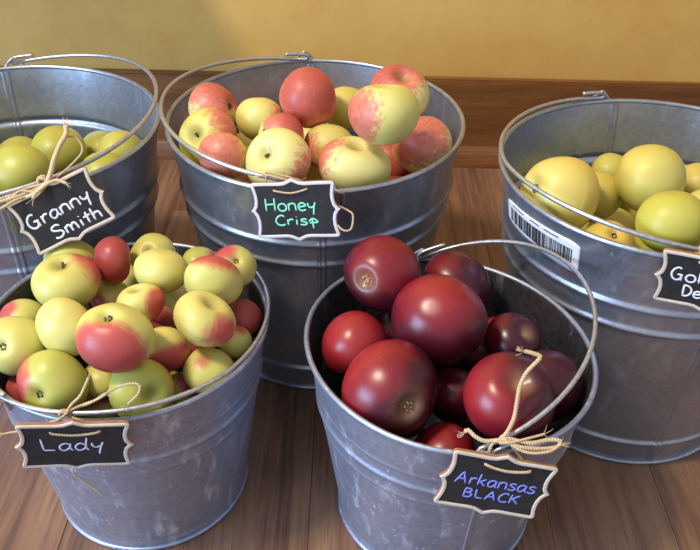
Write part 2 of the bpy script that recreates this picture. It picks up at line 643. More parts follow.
def add_bail(n, root, org, big, H):
    # wire ears and the bail hooked through them
    phi, al, L, kk, e, sg = BAIL[n]
    P = [p - org for p in BP[n]]
    wr = .00225 if big else .0020
    front = phi + math.pi if n != 'lady' else 99
    for a in (phi, phi + math.pi):
        lift = .25 if a == front else 1.
        end = P[0] if abs(math.cos(a - phi) - 1) < .1 else P[-1]
        r = pail_radius(n, H, a)
        da = .0115 / r
        rad = Vector((math.cos(a), math.sin(a), 0))
        pts = []
        for k_, (dz, dr, daz) in enumerate(((-.016, .0022, -da * 1.1), (-.004, .0030, -da * 1.05), (.003, .0025, -da * .75), (.0105, .0, -da * .12), (.0105, .0, da * .12), (.003, .0025, da * .75), (-.004, .0030, da * 1.05), (-.016, .0022, da * 1.1))):
            zq = H + (dz * lift if dz > 0 else dz)
            dr += .0035 * (1 - lift) if dz > 0 else 0
            rq = pail_radius(n, min(zq, H), a + daz) + dr
            pts.append(Vector((rq * math.cos(a + daz), rq * math.sin(a + daz), zq)))
        ev, ef = tube_data(smooth_path(pts, 6), .0017, 8)
        link('handle_ear', recalc(mesh('handle_ear', ev, ef)), M['wire'], root)
    # bail wire with a hooked, doubled-back end at both ears

    def hook(p, q, low):
        d = (q - p).normalized()
        side = Vector((0, 0, 1)) if not low else (Vector((p.x, p.y, 0)).normalized() * .8 + Vector((0, 0, -1))).normalized()
        o = []
        back = p + d * .024 + side * .0055
        o.append(back)
        o.append(p + d * .010 + side * .0065)
        o.append(p - d * .001 + side * .0062)
        o.append(p - d * .004 + side * .0032)
        o.append(p - d * .001)
        return o
    h0 = hook(P[0], P[3], False)
    h1 = hook(P[-1], P[-4], n != 'lady')
    path = smooth_path(h0, 5) + P[2:-2] + smooth_path(h1[::-1], 5)
    hv, hf = tube_data(path, wr, 10)
    link('handle', recalc(mesh('handle', hv, hf)), M['wire'], root)


ROOT = {n: build_pail(n) for n in ('honey', 'gold', 'granny', 'lady', 'ark')}


# barcode sticker on the yellow-apple pail, wrapped onto its side
def sticker():
    n = 'gold'
    a0, a1 = -3.00, -2.32

    def P(t, s, off):
        az = a0 + (a1 - a0) * t
        z = (.2465 + (.2425 - .2465) * t) + s * (.0250 + .0105 * t)
        z += .002 * math.sin(t * math.pi)
        r = pail_radius(n, z, az) + off
        return Vector((r * math.cos(az), r * math.sin(az), z))

    def patch(t0, t1, s0, s1, nt, off):
        V, Fc = [], []
        for i in range(nt + 1):
            for j in range(5):
                V.append(P(t0 + (t1 - t0) * i / nt, s0 + (s1 - s0) * j / 4, off))
        for i in range(nt):
            for j in range(4):
                Fc.append((i * 5 + j, i * 5 + j + 1, (i + 1) * 5 + j + 1, (i + 1) * 5 + j))
        return V, Fc
    # rounded-corner paper
    V, Fc = [], []
    nt, ns = 40, 8
    for i in range(nt + 1):
        t = i / nt
        e = min(t, 1 - t) * 9
        ins = .10 * (1 - min(1, e)) ** 2
        for j in range(ns + 1):
            V.append(P(t, ins + (1 - 2 * ins) * j / ns, .0007))
    for i in range(nt):
        for j in range(ns):
            a = i * (ns + 1) + j
            Fc.append((a, a + 1, a + ns + 2, a + ns + 1))
    st = link('barcode_sticker', recalc(mesh('barcode_sticker', V, Fc)), M['paper'], ROOT[n], label='white paper barcode sticker')
    sm = st.modifiers.new('thick', 'SOLIDIFY')
    sm.thickness = .0003
    rr = random.Random(5)
    V, Fc = [], []
    t = .09
    while t < .93:
        w = rr.choice((.0045, .0045, .009, .013))
        v, f = patch(t, t + w, .18, .74, 1, .0012)
        b = len(V)
        V += v
        Fc += [tuple(b + q for q in fc) for fc in f]
        t += w + rr.choice((.0045, .007, .011))
    link('barcode_bars', recalc(mesh('barcode_bars', V, Fc)), M['ink'], st, kind='stuff')
    V, Fc = [], []
    for t0, t1, s0 in ((.13, .34, .86), (.44, .56, .87), (.62, .78, .87)):
        tt = t0
        while tt < t1:
            v, f = patch(tt, tt + .008, s0, s0 + .05, 1, .0012)
            b = len(V)
            V += v
            Fc += [tuple(b + q for q in fc) for fc in f]
            tt += .014
    link('small_print', recalc(mesh('small_print', V, Fc)), M['ink'], st, kind='stuff')


sticker()


# ------------------------------------------------------------------ apples
SPH = []      # every apple as centre, radius (for laying twine on top of them)


def apple_mesh(R, hs, axis, blush, gain, off, tone, seed, lopsided=1., ribs=.03, dent=1., cal=.5):
    """skin of one apple: local z is the stem axis; blush / tone / pole are surface colour fields"""
    rr = random.Random(seed)
    ph1, ph2 = rr.uniform(0, 6.28), rr.uniform(0, 6.28)
    sx = 1 + rr.uniform(-.03, .03) * lopsided
    shear = rr.uniform(-.10, .10) * lopsided
    taper = rr.uniform(.06, .16)
    NS, NR = 40, 30
    V, Fc, pole = [], [], []
    for i in range(NR + 1):
        u = i / NR
        th = math.pi * (u - .055 * math.sin(4 * math.pi * u) / 2)
        s, c = math.sin(th), math.cos(th)
        low = (1 - c) / 2
        rad = s * (1 - taper * low * low) * 1.01
        z = c * hs
        z -= .36 * dent * hs * math.exp(-(s / .30) ** 2) * (1 if c > 0 else 0)
        z += .25 * dent * hs * math.exp(-(s / .26) ** 2) * (1 if c < 0 else 0)
        pw = 0 if dent < .5 else math.exp(-(s / .22) ** 2) if c > 0 else cal * math.exp(-(s / (.16 if cal < .6 else .30)) ** 2)
        cnt = 1 if i in (0, NR) else NS
        for j in range(cnt):
            az = 2 * math.pi * j / NS
            lobes = 1 + ribs * math.cos(5 * az + ph1) * low ** 2 * s + .022 * math.cos(2 * az + ph2) + .015 * math.cos(3 * az + ph1 * 2) * s
            x, y = rad * math.cos(az) * lobes * sx, rad * math.sin(az) * lobes / sx
            V.append(Vector((x, y, z + shear * x * (1 if c > 0 else .4))) * R)
            pole.append(pw)
    idx = lambda i, j: 0 if i == 0 else (1 + (NR - 1) * NS if i == NR else 1 + (i - 1) * NS + j % NS)
    for i in range(NR):
        for j in range(NS):
            if i == 0:
                Fc.append((0, idx(1, j), idx(1, j + 1)))
            elif i == NR - 1:
                Fc.append((idx(NR, 0), idx(i, j + 1), idx(i, j)))
            else:
                Fc.append((idx(i, j), idx(i + 1, j), idx(i + 1, j + 1), idx(i, j + 1)))
    me = mesh('apple', V, Fc)
    q = axis.to_track_quat('Z', 'Y')
    bl = q.inverted() @ blush if blush else None
    fa = [me.attributes.new(nm, 'FLOAT', 'POINT') for nm in ('blush', 'tone', 'pole')]
    for i, v in enumerate(V):
        nn = v.normalized()
        fa[0].data[i].value = (bl.dot(nn) * gain + off) if bl else -1.
        fa[1].data[i].value = tone
        fa[2].data[i].value = pole[i]
    return me, q


def apple(kind, P, R, hs, axis, end, blush, gain, off, tone, label, group, seed, part_mat='calyx'):
    """axis points to the visible end: 's' stem, 'v' stem hollow without stem, 'c' calyx, 'n' a smooth cheek only"""
    ax = -axis if end == 'c' else axis
    me, q = apple_mesh(R, hs, ax, blush, gain, off, tone, seed, 1.0, .035 if kind != 'ark' else .015, .12 if end == 'n' else 1., .9 if kind == 'ark' else .5)
    o = link('apple', me, M['apple_' + kind], label=label, category='apple', group=group)
    o.location = P
    o.rotation_euler = q.to_euler()
    rr = random.Random(seed * 7 + 3)
    SPH.append((Vector(P), R))
    if end == 's':
        b = Vector((0, 0, .60 * hs * R))
        a = rr.uniform(0, 6.28)
        d = Vector((math.cos(a), math.sin(a), 0))
        ln = R * rr.uniform(.14, .20)
        V, Fc = tube_data(smooth_path([b, b + Vector((0, 0, ln * .5)) + d * .02 * R, b + Vector((0, 0, ln)) + d * .10 * R], 3), [R * .038] * 3 + [R * .036, R * .04, R * .048, R * .058], 6)
        link('stem', recalc(mesh('stem', V, Fc)), M['stem'], o)
    if end != 'c':
        return o
    # calyx: a dry little crown of sepals in its basin
    V, Fc = [], []
    zc = -.735 * hs * R
    for j in range(5):
        a = 2 * math.pi * j / 5 + rr.uniform(-.2, .2)
        d = Vector((math.cos(a), math.sin(a), 0))
        s = Vector((-d.y, d.x, 0))
        b = len(V)
        w, h = R * .055, R * .13
        p0 = Vector((0, 0, zc)) + d * R * .05
        p1 = p0 + d * R * .055 + Vector((0, 0, -R * .06))
        p2 = p0 + d * rr.uniform(-.02, .05) * R + Vector((0, 0, -h))
        V += [p0 - s * w, p0 + s * w, p1 + s * w * .8, p2, p1 - s * w * .8, p1 - d * R * .04]
        Fc += [(b, b + 1, b + 2, b + 4), (b + 4, b + 2, b + 3), (b, b + 5, b + 1), (b + 1, b + 5, b + 3, b + 2), (b + 5, b, b + 4, b + 3)]
    link('calyx', mesh('calyx', V, Fc), M[part_mat], o)
    return o


Y, RD = 'yellow', 'red'
G_LADY = 'small apples heaped in the pail tagged Lady'
G_HON = 'apples in the pail tagged Honey Crisp'
G_GRA = 'green apples in the pail tagged Granny Smith'
G_GOL = 'yellow apples in the pail with the barcode sticker'
G_ARK = 'dark red apples in the pail tagged Arkansas Black'
# x, y, z, R | axis (right, up, towards viewer), end | blush direction, gain, offset | tone | label
LADY = [
    (-0.256, 0.613, 0.238, 0.0307, (.0, .80, .60), 's', (.75, .55, -.25), 1, -.62, .55, 'flat yellow-green apple with stem hollow up, by the red apple under the Granny Smith tag'),
    (-0.223, 0.649, 0.238, 0.0225, (-.95, .05, .25), 'c', (.35, .35, .75), 1, .38, .5, 'bright red small apple with a yellow end, standing out of the Lady heap'),
    (-0.270, 0.672, 0.220, 0.0262, (.1, .9, .2), 'n', (.9, -.2, .3), 1, -.75, .2, 'olive-green apple tucked under the lower point of the Granny Smith tag'),
    (-0.192, 0.678, 0.223, 0.0234, (-.1, .25, .95), 'c', None, 0, 0, .35, 'plain green-yellow apple with dark calyx, against the back rim of the Lady pail'),
    (-0.172, 0.623, 0.244, 0.0254, (.2, .85, .3), 'n', None, 0, 0, .75, 'plain smooth yellow apple in front of the green-yellow one at the back rim'),
    (-0.148, 0.683, 0.213, 0.0178, (.2, .8, .5), 'n', (.8, .3, .2), 1, -.75, .1, 'small green apple peeking over at the back rim of the Lady pail'),
    (-0.108, 0.641, 0.238, 0.0214, (.25, .3, .9), 'c', (-.75, .6, .1), 1, -.38, .6, 'yellow apple with a red shoulder, highest beside the Honey Crisp pail'),
    (-0.121, 0.600, 0.249, 0.0269, (.15, .75, -.5), 'n', (.15, .95, .05), 1.1, -.52, .7, 'yellow apple with a red cap and orange edge, topping the heap'),
    (-0.097, 0.609, 0.202, 0.0175, (.5, .3, .5), 'n', (.1, .3, .9), 1, .45, .5, 'deep red apple low against the inner wall of the Lady pail'),
    (-0.122, 0.553, 0.244, 0.0272, (.42, .80, .38), 'v', (.75, -.35, .55), 1.3, -.95, .85, 'flattened pale yellow apple with one pink-red spot, over the deep red one'),
    (-0.170, 0.630, 0.200, 0.0237, (.3, .7, .5), 'n', (-.55, -.55, .4), 1, -.22, .6, 'half-hidden apple, yellow above and red below, in the middle of the Lady heap'),
    (-0.182, 0.582, 0.239, 0.0209, (-.2, .8, .5), 'v', (.95, -.1, .2), 1.1, -.60, .9, 'pale yellow apple with russet freckles and a red right edge, behind the big two-tone apple'),
    (-0.188, 0.518, 0.254, 0.0312, (-.05, .72, .68), 'c', (-.15, -.62, .70), 1.05, -.18, .5, 'big apple, green-yellow round its calyx and rose red below, on top of the heap'),
    (-0.238, 0.547, 0.239, 0.0260, (.2, .5, -.8), 'n', (.9, .1, .1), 1, -.85, .95, 'smooth pale yellow apple left of the big two-tone apple'),
    (-0.285, 0.546, 0.220, 0.0272, (-.12, .02, .98), 'c', (-.9, .2, .1), 1, -.8, .6, 'greenish yellow apple showing its open calyx, at the side rim of the Lady pail'),
    (-0.297, 0.598, 0.208, 0.0200, (.2, .8, .5), 'n', (-.75, .1, .5), 1, -.45, .7, 'yellow apple with a pink cheek by the rim, behind the one with open calyx'),
    (-0.245, 0.512, 0.208, 0.0289, (-.20, -.32, .92), 'c', (-.95, .1, .25), 1.1, -.70, .15, 'light green apple with a reddish side and dark calyx, above the Lady tag'),
    (-0.158, 0.550, 0.214, 0.0223, (.2, .6, -.4), 'n', (.35, -.75, .40), 1, -.22, .7, 'apple with golden top and red underside, between the big two-tone and pink-spotted ones'),
    (-0.120, 0.538, 0.199, 0.0223, (.1, .55, .8), 'n', (-.15, .55, .75), 1.6, -1.42, .55, 'yellow-green apple with a faint pink flush, under the handle by the front rim'),
    (-0.171, 0.508, 0.204, 0.0280, (.6, -.05, .75), 'v', (.9, .5, -.3), 1, -.85, .0, 'green apple with a dark crease, under the handle and the loose twine'),
    (-0.209, 0.530, 0.197, 0.0179, (.1, .6, .6), 'n', None, 0, 0, .55, 'small pale green apple wedged below the big two-tone apple'),
    (-0.103, 0.579, 0.198, 0.0161, (.5, .4, .5), 'n', (.2, .8, .1), 1, -.7, .65, 'small yellow apple tucked under the pink-spotted one by the rim'),
    (-0.146, 0.540, 0.175, 0.0166, (.2, .2, .8), 'n', (.6, .5, .3), 1, -.4, .3, 'small green and orange apple deep behind the handle near the front rim'),
    (-0.214, 0.528, 0.165, 0.0174, (.1, .2, .9), 'n', (-.2, .9, .3), 1, -.4, .7, 'small yellow and red apple deep behind the top of the Lady tag'),
    (-0.229, 0.642, 0.199, 0.0211, (.3, .8, .3), 'n', (-.7, -.5, .4), 1, -.35, .7, 'orange-yellow apple in the gap below the bright red apple'),
    (-0.278, 0.537, 0.180, 0.0188, (.2, .5, .7), 'n', (.1, .4, .9), 1, .2, .4, 'red apple in shade, deep at the side below the open-calyx apple'),
    (-0.145, 0.586, 0.188, 0.0182, (.3, .5, .5), 'n', (.2, .2, .9), 1, .2, .5, 'dull red apple deep under the pink-spotted one'),
]
HONEY = [
    (-0.152, 0.858, 0.296, 0.0300, (.88, .10, .45), 'c', (.25, .80, .45), 1, -.12, .8, 'apple with red crown fading to cream, at the back of the heap by the handle'),
    (-0.149, 0.799, 0.288, 0.0328, (-.42, .05, .90), 's', (.85, .35, .25), 1, -.50, .15, 'green-yellow apple with russet stem hollow and reddish shoulder, by the side rim'),
    (-0.128, 0.750, 0.294, 0.0259, (.3, .6, -.4), 'n', (-.2, -.1, .95), .5, .0, .35, 'red apple striped with yellow, under the handle of the Honey Crisp pail'),
    (-0.098, 0.832, 0.297, 0.0269, (-.1, .85, .2), 'n', (.9, .1, .3), 1, -.80, .35, 'plain golden-yellow apple between the red-crowned and the round red one'),
    (-0.073, 0.791, 0.297, 0.0259, (-.85, .2, .45), 'c', (.55, .65, .35), 1, .05, .8, 'coral pink apple behind the pale green one above the tag'),
    (-0.046, 0.827, 0.324, 0.0315, (.2, .35, -.9), 'n', (.1, .15, .95), 1, .42, .5, 'round rosy red apple standing out at the top of the heap'),
    (-0.071, 0.737, 0.297, 0.0334, (-.48, .25, .84), 's', (.85, -.30, .35), 1, -.78, .75, 'pale green apple with stem hollow facing out, above the Honey Crisp tag'),
    (-0.005, 0.872, 0.293, 0.0268, (.2, .8, .2), 'n', (.9, -.3, .1), 1, -.8, .2, 'yellow apple behind the round rosy red apple'),
    (-0.022, 0.800, 0.280, 0.0285, (.1, .85, .2), 'n', (-.8, -.3, .5), 1, -.75, .3, 'yellow-green apple half hidden in the middle of the Honey Crisp heap'),
    (0.003, 0.746, 0.287, 0.0366, (.14, .78, .60), 'v', (-.80, .35, .2), 1, -.66, .85, 'wide pale yellow apple with deep stem hollow, resting by the front rim'),
    (0.031, 0.741, 0.346, 0.0343, (.03, .93, .32), 'v', (-.88, -.15, .35), 1.05, -.52, .45, 'big apple, red on one side and green on the other, with russet stem hollow'),
    (0.050, 0.840, 0.323, 0.0330, (.15, .60, .75), 'v', (-.35, .70, .35), 1, -.02, .9, 'apple with coral red top and cream calyx, highest at the back of the heap'),
    (0.074, 0.801, 0.283, 0.0322, (.5, .2, -.7), 'n', (-.35, .30, .85), .9, -.14, .95, 'mottled pink-red apple with a yellow edge, against the right inner wall'),
    (0.045, 0.832, 0.250, 0.0288, (.2, .5, .5), 'n', (.1, .1, .9), 1, .3, .5, 'red apple hidden low under the big red and green one'),
]
GRANNY = [
    (-0.335, 0.750, 0.273, 0.0324, (.3, .5, -.7), 'n', None, 0, 0, .6, 'large smooth green apple by the front rim, behind the knot of the Granny Smith tag'),
    (-0.317, 0.816, 0.263, 0.0303, (.2, .5, .6), 'n', (.2, .9, .2), .5, -.3, .35, 'olive-green apple lying behind the upright twine strand'),
    (-0.251, 0.821, 0.258, 0.0284, (.8, .3, .3), 'n', None, 0, 0, .8, 'light green apple against the inner wall, behind the handle'),
    (-0.257, 0.771, 0.260, 0.0260, (.2, .6, .6), 'n', None, 0, 0, .45, 'green apple just inside the rim above the corner of the Granny Smith tag'),
    (-0.278, 0.859, 0.242, 0.0250, (.1, .8, .3), 'n', None, 0, 0, .15, 'darker green apple lying deepest behind the light green one'),
    (-0.415, 0.817, 0.253, 0.0327, (.3, .7, .4), 'n', None, 0, 0, .5, 'green apple beside the large smooth one in the Granny Smith pail'),
]
GOLD = [
    (0.199, 0.699, 0.283, 0.0392, (-.82, .16, .45), 'c', (.5, .4, .6), .6, -.35, .95, 'largest pale yellow apple, stem end turned to the side, above the barcode sticker'),
    (0.243, 0.738, 0.260, 0.0283, (.2, .8, .2), 'n', None, 0, 0, .6, 'yellow apple pressed between the largest pale one and the topmost one'),
    (0.283, 0.807, 0.248, 0.0239, (.2, .8, .2), 'n', None, 0, 0, .3, 'small greenish yellow apple behind the topmost yellow apple'),
    (0.289, 0.719, 0.291, 0.0339, (.75, .1, -.5), 'n', (-.3, .5, .6), .5, -.45, .62, 'topmost yellow apple, tall and smooth, in the pail with the barcode'),
    (0.356, 0.760, 0.263, 0.0226, (.4, .6, .4), 'n', None, 0, 0, .8, 'pale yellow apple behind the topmost yellow apple, toward its far side'),
    (0.278, 0.621, 0.302, 0.0294, (-.1, .90, .25), 'n', None, 0, 0, .18, 'green-tinged yellow apple with faint bands, above the black tag'),
    (0.238, 0.6495, 0.256, 0.0260, (.05, .55, .85), 'c', (0, .6, .6), .6, -.2, .85, 'orange-yellow apple with dark calyx, low under the handle'),
    (0.290, 0.668, 0.245, 0.0238, (.3, .6, .3), 'n', None, 0, 0, .05, 'green apple low beside the orange-yellow one with dark calyx'),
    (0.338, 0.691, 0.273, 0.0210, (.3, .6, .4), 'n', None, 0, 0, .7, 'small yellow apple behind the green-tinged banded one'),
]
ARK = [
    (0.029, 0.630, 0.238, 0.0370, (-.52, -.18, .84), 'c', (.1, .4, .5), .5, -.10, .6, 'dark red apple with pale calyx, leaning over the back rim of its pail'),
    (0.077, 0.574, 0.230, 0.0415, (.2, -.3, -.9), 'n', (-.05, .75, .5), .9, -.20, .5, 'glossy red apple on top in the centre of the dark red heap'),
    (0.005, 0.579, 0.195, 0.0315, (.3, .2, -.8), 'n', (-.3, .4, .6), .7, .32, .7, 'brightest plain red apple, low against the left inner wall'),
    (0.0350, 0.5140, 0.201, 0.0432, (.38, -.24, .89), 'c', (-.70, .65, .1), 1.1, -.18, .25, 'largest apple, red fading to purple, with russet star round its calyx'),
    (0.1025, 0.653, 0.2085, 0.0352, (.3, .8, .1), 'n', (-.5, .6, .4), .6, -.45, .3, 'brownish dark apple at the back rim behind the central red one'),
    (0.147, 0.584, 0.197, 0.0271, (.40, .45, .70), 'v', (-.6, .3, .4), .6, -.50, .2, 'dark maroon apple with russet stem end, right of the central red one'),
    (0.128, 0.493, 0.214, 0.0377, (.15, .55, .80), 'v', (-.85, .1, .5), 1, -.22, .35, 'red apple with russet streaked stem hollow, under the upright twine strand'),
    (0.169, 0.535, 0.188, 0.0320, (.3, .4, -.7), 'n', (-.5, -.2, .6), .6, -.45, .2, 'shaded purple-red apple under the handle, by the right inner wall'),
    (0.080, 0.488, 0.150, 0.0290, (.2, .2, -.8), 'n', (-.1, .4, .8), .7, .10, .6, 'small red apple deep at the front rim above the Arkansas Black tag'),
    (0.095, 0.554, 0.157, 0.0260, (.2, .3, -.6), 'n', (0, .4, .8), .5, -.30, .3, 'dark red apple in deep shade under the central glossy one'),
]
HS = {'lady': .82, 'honey': .90, 'granny': .93, 'gold': .95, 'ark': .92}
HSO = {('honey', 9): .78, ('honey', 6): .82, ('lady', 9): .74, ('lady', 7): .78, ('lady', 0): .80}
seed = 10
for kind, rows, grp in (('lady', LADY, G_LADY), ('honey', HONEY, G_HON), ('granny', GRANNY, G_GRA), ('gold', GOLD, G_GOL), ('ark', ARK, G_ARK)):
    for i, (x, y, z, R, ax, end, bl, gain, off, tone, lab) in enumerate(rows):
        seed += 1
        apple(kind, (x, y, z), R, HSO.get((kind, i), HS[kind]), view_dir(*ax), end, view_dir(*bl) if bl else None, gain, off, tone, lab, grp, seed,
              'calyx_tan' if kind == 'ark' else 'calyx')

# deeper apples glimpsed through the gaps
DEEP = {
    'lady': [(-0.193, 0.569, 0.188, 0.0239), (-0.219, 0.693, 0.188, 0.0239), (-0.125, 0.636, 0.188, 0.0244), (-0.273, 0.638, 0.185, 0.0234), (-0.169, 0.682, 0.176, 0.0245), (-0.254, 0.533, 0.161, 0.0229), (-0.112, 0.582, 0.161, 0.0231), (-0.197, 0.652, 0.149, 0.0237), (-0.165, 0.563, 0.149, 0.0224), (-0.220, 0.516, 0.128, 0.0220), (-0.193, 0.552, 0.116, 0.0234), (-0.260, 0.543, 0.113, 0.0234), (-0.123, 0.572, 0.113, 0.0221)],
    'honey': [(-0.132, 0.863, 0.233, 0.0304), (-0.074, 0.753, 0.233, 0.0296), (0.066, 0.901, 0.233, 0.0304), (-0.060, 0.824, 0.233, 0.0307), (-0.049, 0.912, 0.233, 0.0309), (-0.107, 0.944, 0.233, 0.0321), (0.047, 0.768, 0.233, 0.0307), (-0.125, 0.789, 0.230, 0.0300), (-0.019, 0.772, 0.230, 0.0296)],
    'granny': [(-0.467, 0.856, 0.208, 0.0325), (-0.394, 0.895, 0.208, 0.0320), (-0.436, 0.767, 0.208, 0.0340), (-0.330, 0.854, 0.208, 0.0333), (-0.305, 0.919, 0.208, 0.0294), (-0.381, 0.822, 0.202, 0.0291), (-0.481, 0.799, 0.178, 0.0308), (-0.447, 0.907, 0.178, 0.0288), (-0.420, 0.856, 0.166, 0.0307)],
    'gold': [(0.331, 0.814, 0.208, 0.0308), (0.363, 0.676, 0.208, 0.0333), (0.348, 0.744, 0.208, 0.0343), (0.425, 0.727, 0.208, 0.0327), (0.396, 0.801, 0.208, 0.0312), (0.312, 0.636, 0.208, 0.0308), (0.287, 0.712, 0.202, 0.0307), (0.269, 0.842, 0.202, 0.0308), (0.214, 0.711, 0.199, 0.0313), (0.282, 0.774, 0.190, 0.0318), (0.405, 0.761, 0.160, 0.0309), (0.403, 0.693, 0.160, 0.0319)],
    'ark': [(0.058, 0.622, 0.172, 0.0351), (0.136, 0.623, 0.154, 0.0334), (0.043, 0.562, 0.136, 0.0336), (0.145, 0.559, 0.133, 0.0327), (0.053, 0.496, 0.118, 0.0250)],
}
DLAB = {'lady': 'small apple in the shaded lower layer of the pail tagged Lady',
        'honey': 'apple in the shaded lower layer of the pail tagged Honey Crisp',
        'granny': 'green apple in the shaded lower layer of the pail tagged Granny Smith',
        'gold': 'yellow apple in the shaded lower layer of the pail with the barcode',
        'ark': 'dark red apple in the shaded lower layer of the Arkansas Black pail'}
rnd = random.Random(77)
for kind, rows in DEEP.items():
    for (x, y, z, R) in rows:
        seed += 1
        ax = Vector((rnd.uniform(-1, 1), rnd.uniform(-1, 1), rnd.uniform(.2, 1))).normalized()
        bl = Vector((rnd.uniform(-1, 1), rnd.uniform(-1, 1), rnd.uniform(-.2, 1))).normalized() if kind in ('lady', 'honey', 'ark') else None
        apple(kind, (x, y, z), R, HS[kind], ax, 'n', bl, 1, -.25, rnd.uniform(.2, .8), DLAB[kind], 'lower layer: ' + DLAB[kind], seed)


# ------------------------------------------------------------------ chalkboard tags
def arc(cx, cy, rx, ry, a0, a1, n=9):
    return [(cx + rx * math.cos(math.radians(a0 + (a1 - a0) * i / n)), cy + ry * math.sin(math.radians(a0 + (a1 - a0) * i / n))) for i in range(n + 1)]


# hand-printed letters: (advance, strokes); capitals 0..1, lower case 0..0.6
X_ = .6
GLYPH = {
    'H': (.72, [[(.08, 1), (.06, 0)], [(.58, 1.02), (.56, .0)], [(.06, .52), (.57, .55)]]),
    'o': (.58, [arc(.27, .28, .23, .29, 100, 465, 14)]),
    'n': (.56, [[(.06, .58), (.06, 0)], [(.06, .34), (.14, .52), (.28, .58), (.42, .5), (.45, .3), (.46, 0)]]),
    'e': (.54, [[(.06, .28), (.44, .36), (.42, .5), (.26, .6), (.1, .48), (.05, .26), (.12, .06), (.28, -.01), (.47, .08)]]),
    'y': (.54, [[(.05, .58), (.1, .3), (.24, .22), (.36, .32)], [(.47, .62), (.38, .2), (.32, -.36)]]),
    'C': (.66, [[(.56, .86), (.44, 1), (.26, .94), (.1, .66), (.07, .34), (.2, .06), (.4, .0), (.58, .1)]]),
    'r': (.44, [[(.07, .6), (.07, 0)], [(.07, .34), (.16, .52), (.28, .59), (.38, .52)]]),
    'i': (.28, [[(.12, .55), (.12, 0)], [(.11, .80), (.13, .84)]]),
    's': (.48, [[(.4, .52), (.26, .6), (.1, .52), (.12, .38), (.3, .28), (.4, .16), (.3, .02), (.14, .0), (.03, .08)]]),
    'p': (.6, [[(.22, .62), (.25, -.42)], [(.02, .34), (.26, .62), (.50, .34), (.44, .22), (.06, .20)]]),
    'L': (.66, [[(.06, 1), (.14, .08)], [(.14, .08), (.56, .06)]]),
    'a': (.58, [[(.44, .5), (.28, .6), (.1, .46), (.06, .22), (.16, .02), (.32, .08), (.43, .28)], [(.46, .58), (.44, .22), (.54, .0)]]),
    'd': (.6, [[(.42, .42), (.26, .58), (.1, .44), (.06, .2), (.18, .0), (.34, .08), (.43, .24)], [(.48, 1.02), (.44, .24), (.54, .0)]]),
    'G': (.74, [[(.5, .92), (.34, 1.0), (.14, .8), (.06, .44), (.16, .1), (.36, .0), (.52, .16), (.54, .44)], [(.34, .46), (.62, .44)], [(.55, .44), (.56, -.02)]]),
    'm': (.78, [[(.06, .58), (.06, 0)], [(.06, .36), (.16, .56), (.28, .56), (.34, .3), (.34, .02)], [(.34, .34), (.46, .57), (.58, .55), (.64, .3), (.65, 0)]]),
    't': (.44, [[(.22, .92), (.2, .0)], [(.02, .58), (.4, .62)]]),
    'h': (.56, [[(.07, 1), (.07, 0)], [(.07, .34), (.16, .52), (.28, .56), (.4, .46), (.43, .0)]]),
    'A': (.74, [[(.02, 0), (.32, 1.0)], [(.32, 1.0), (.6, .02)], [(.12, .38), (.54, .4)]]),
    'k': (.54, [[(.07, 1), (.07, 0)], [(.42, .6), (.1, .28)], [(.16, .34), (.46, .0)]]),
    'B': (.62, [[(.07, 1), (.07, .02)], [(.05, .98), (.36, .92), (.42, .74), (.3, .56), (.1, .5)], [(.1, .5), (.42, .46), (.5, .24), (.38, .04), (.06, .02)]]),
    'K': (.66, [[(.08, 1), (.07, 0)], [(.54, 1), (.1, .46)], [(.18, .54), (.56, .0)]]),
    'S': (.64, [[(.52, .86), (.36, 1), (.14, .92), (.08, .72), (.24, .56), (.46, .44), (.52, .22), (.36, .02), (.16, .0), (.04, .12)]]),
    'D': (.7, [[(.08, 1), (.1, 0)], [(.04, .98), (.34, .94), (.56, .68), (.54, .3), (.34, .04), (.06, .0)]]),
    'l': (.28, [[(.1, 1.0), (.1, .0)]]),
    'c': (.5, [[(.42, .5), (.28, .6), (.1, .46), (.06, .22), (.18, .02), (.34, .0), (.46, .1)]]),
    'u': (.56, [[(.06, .58), (.08, .16), (.22, .0), (.36, .08), (.43, .3)], [(.45, .58), (.44, .2), (.52, .0)]]),
}


def lettering(lines, zf, sw):
    """lines: (text, x0, x1, y0, cap height, rise) in tag metres; strokes are low chalk ridges"""
    V, Fc = [], []
    for text, x0, x1, y0, ch, rise in lines:
        adv = sum(GLYPH[c][0] for c in text)
        sx = (x1 - x0) / adv
        x = x0
        for c in text:
            a, st = GLYPH[c]
            for s in st:
                pts = [Vector((x + px * sx, y0 + py * ch + rise * (x + px * sx - x0), 0)) for px, py in s]
                path = smooth_path(pts, 5)
                b = len(V)
                n = len(path)
                SG = 6
                for i, p in enumerate(path):
                    t = (path[min(i + 1, n - 1)] - path[max(i - 1, 0)])
                    t = t.normalized() if t.length > 1e-9 else Vector((1, 0, 0))
                    sd = Vector((-t.y, t.x, 0))
                    w = sw * (.55 if i in (0, n - 1) else 1)
                    for j in range(SG):
                        an = 2 * math.pi * j / SG
                        V.append(p + sd * (math.cos(an) * w / 2) + Vector((0, 0, zf + .0003 * math.sin(an))))
                for i in range(n - 1):
                    for j in range(SG):
                        j2 = (j + 1) % SG
                        Fc.append((b + i * SG + j, b + i * SG + j2, b + (i + 1) * SG + j2, b + (i + 1) * SG + j))
                Fc.append(tuple(b + j for j in range(SG)))
                Fc.append(tuple(b + (n - 1) * SG + j for j in range(SG)))
            x += a * sx
    return recalc(mesh('lettering', V, Fc))


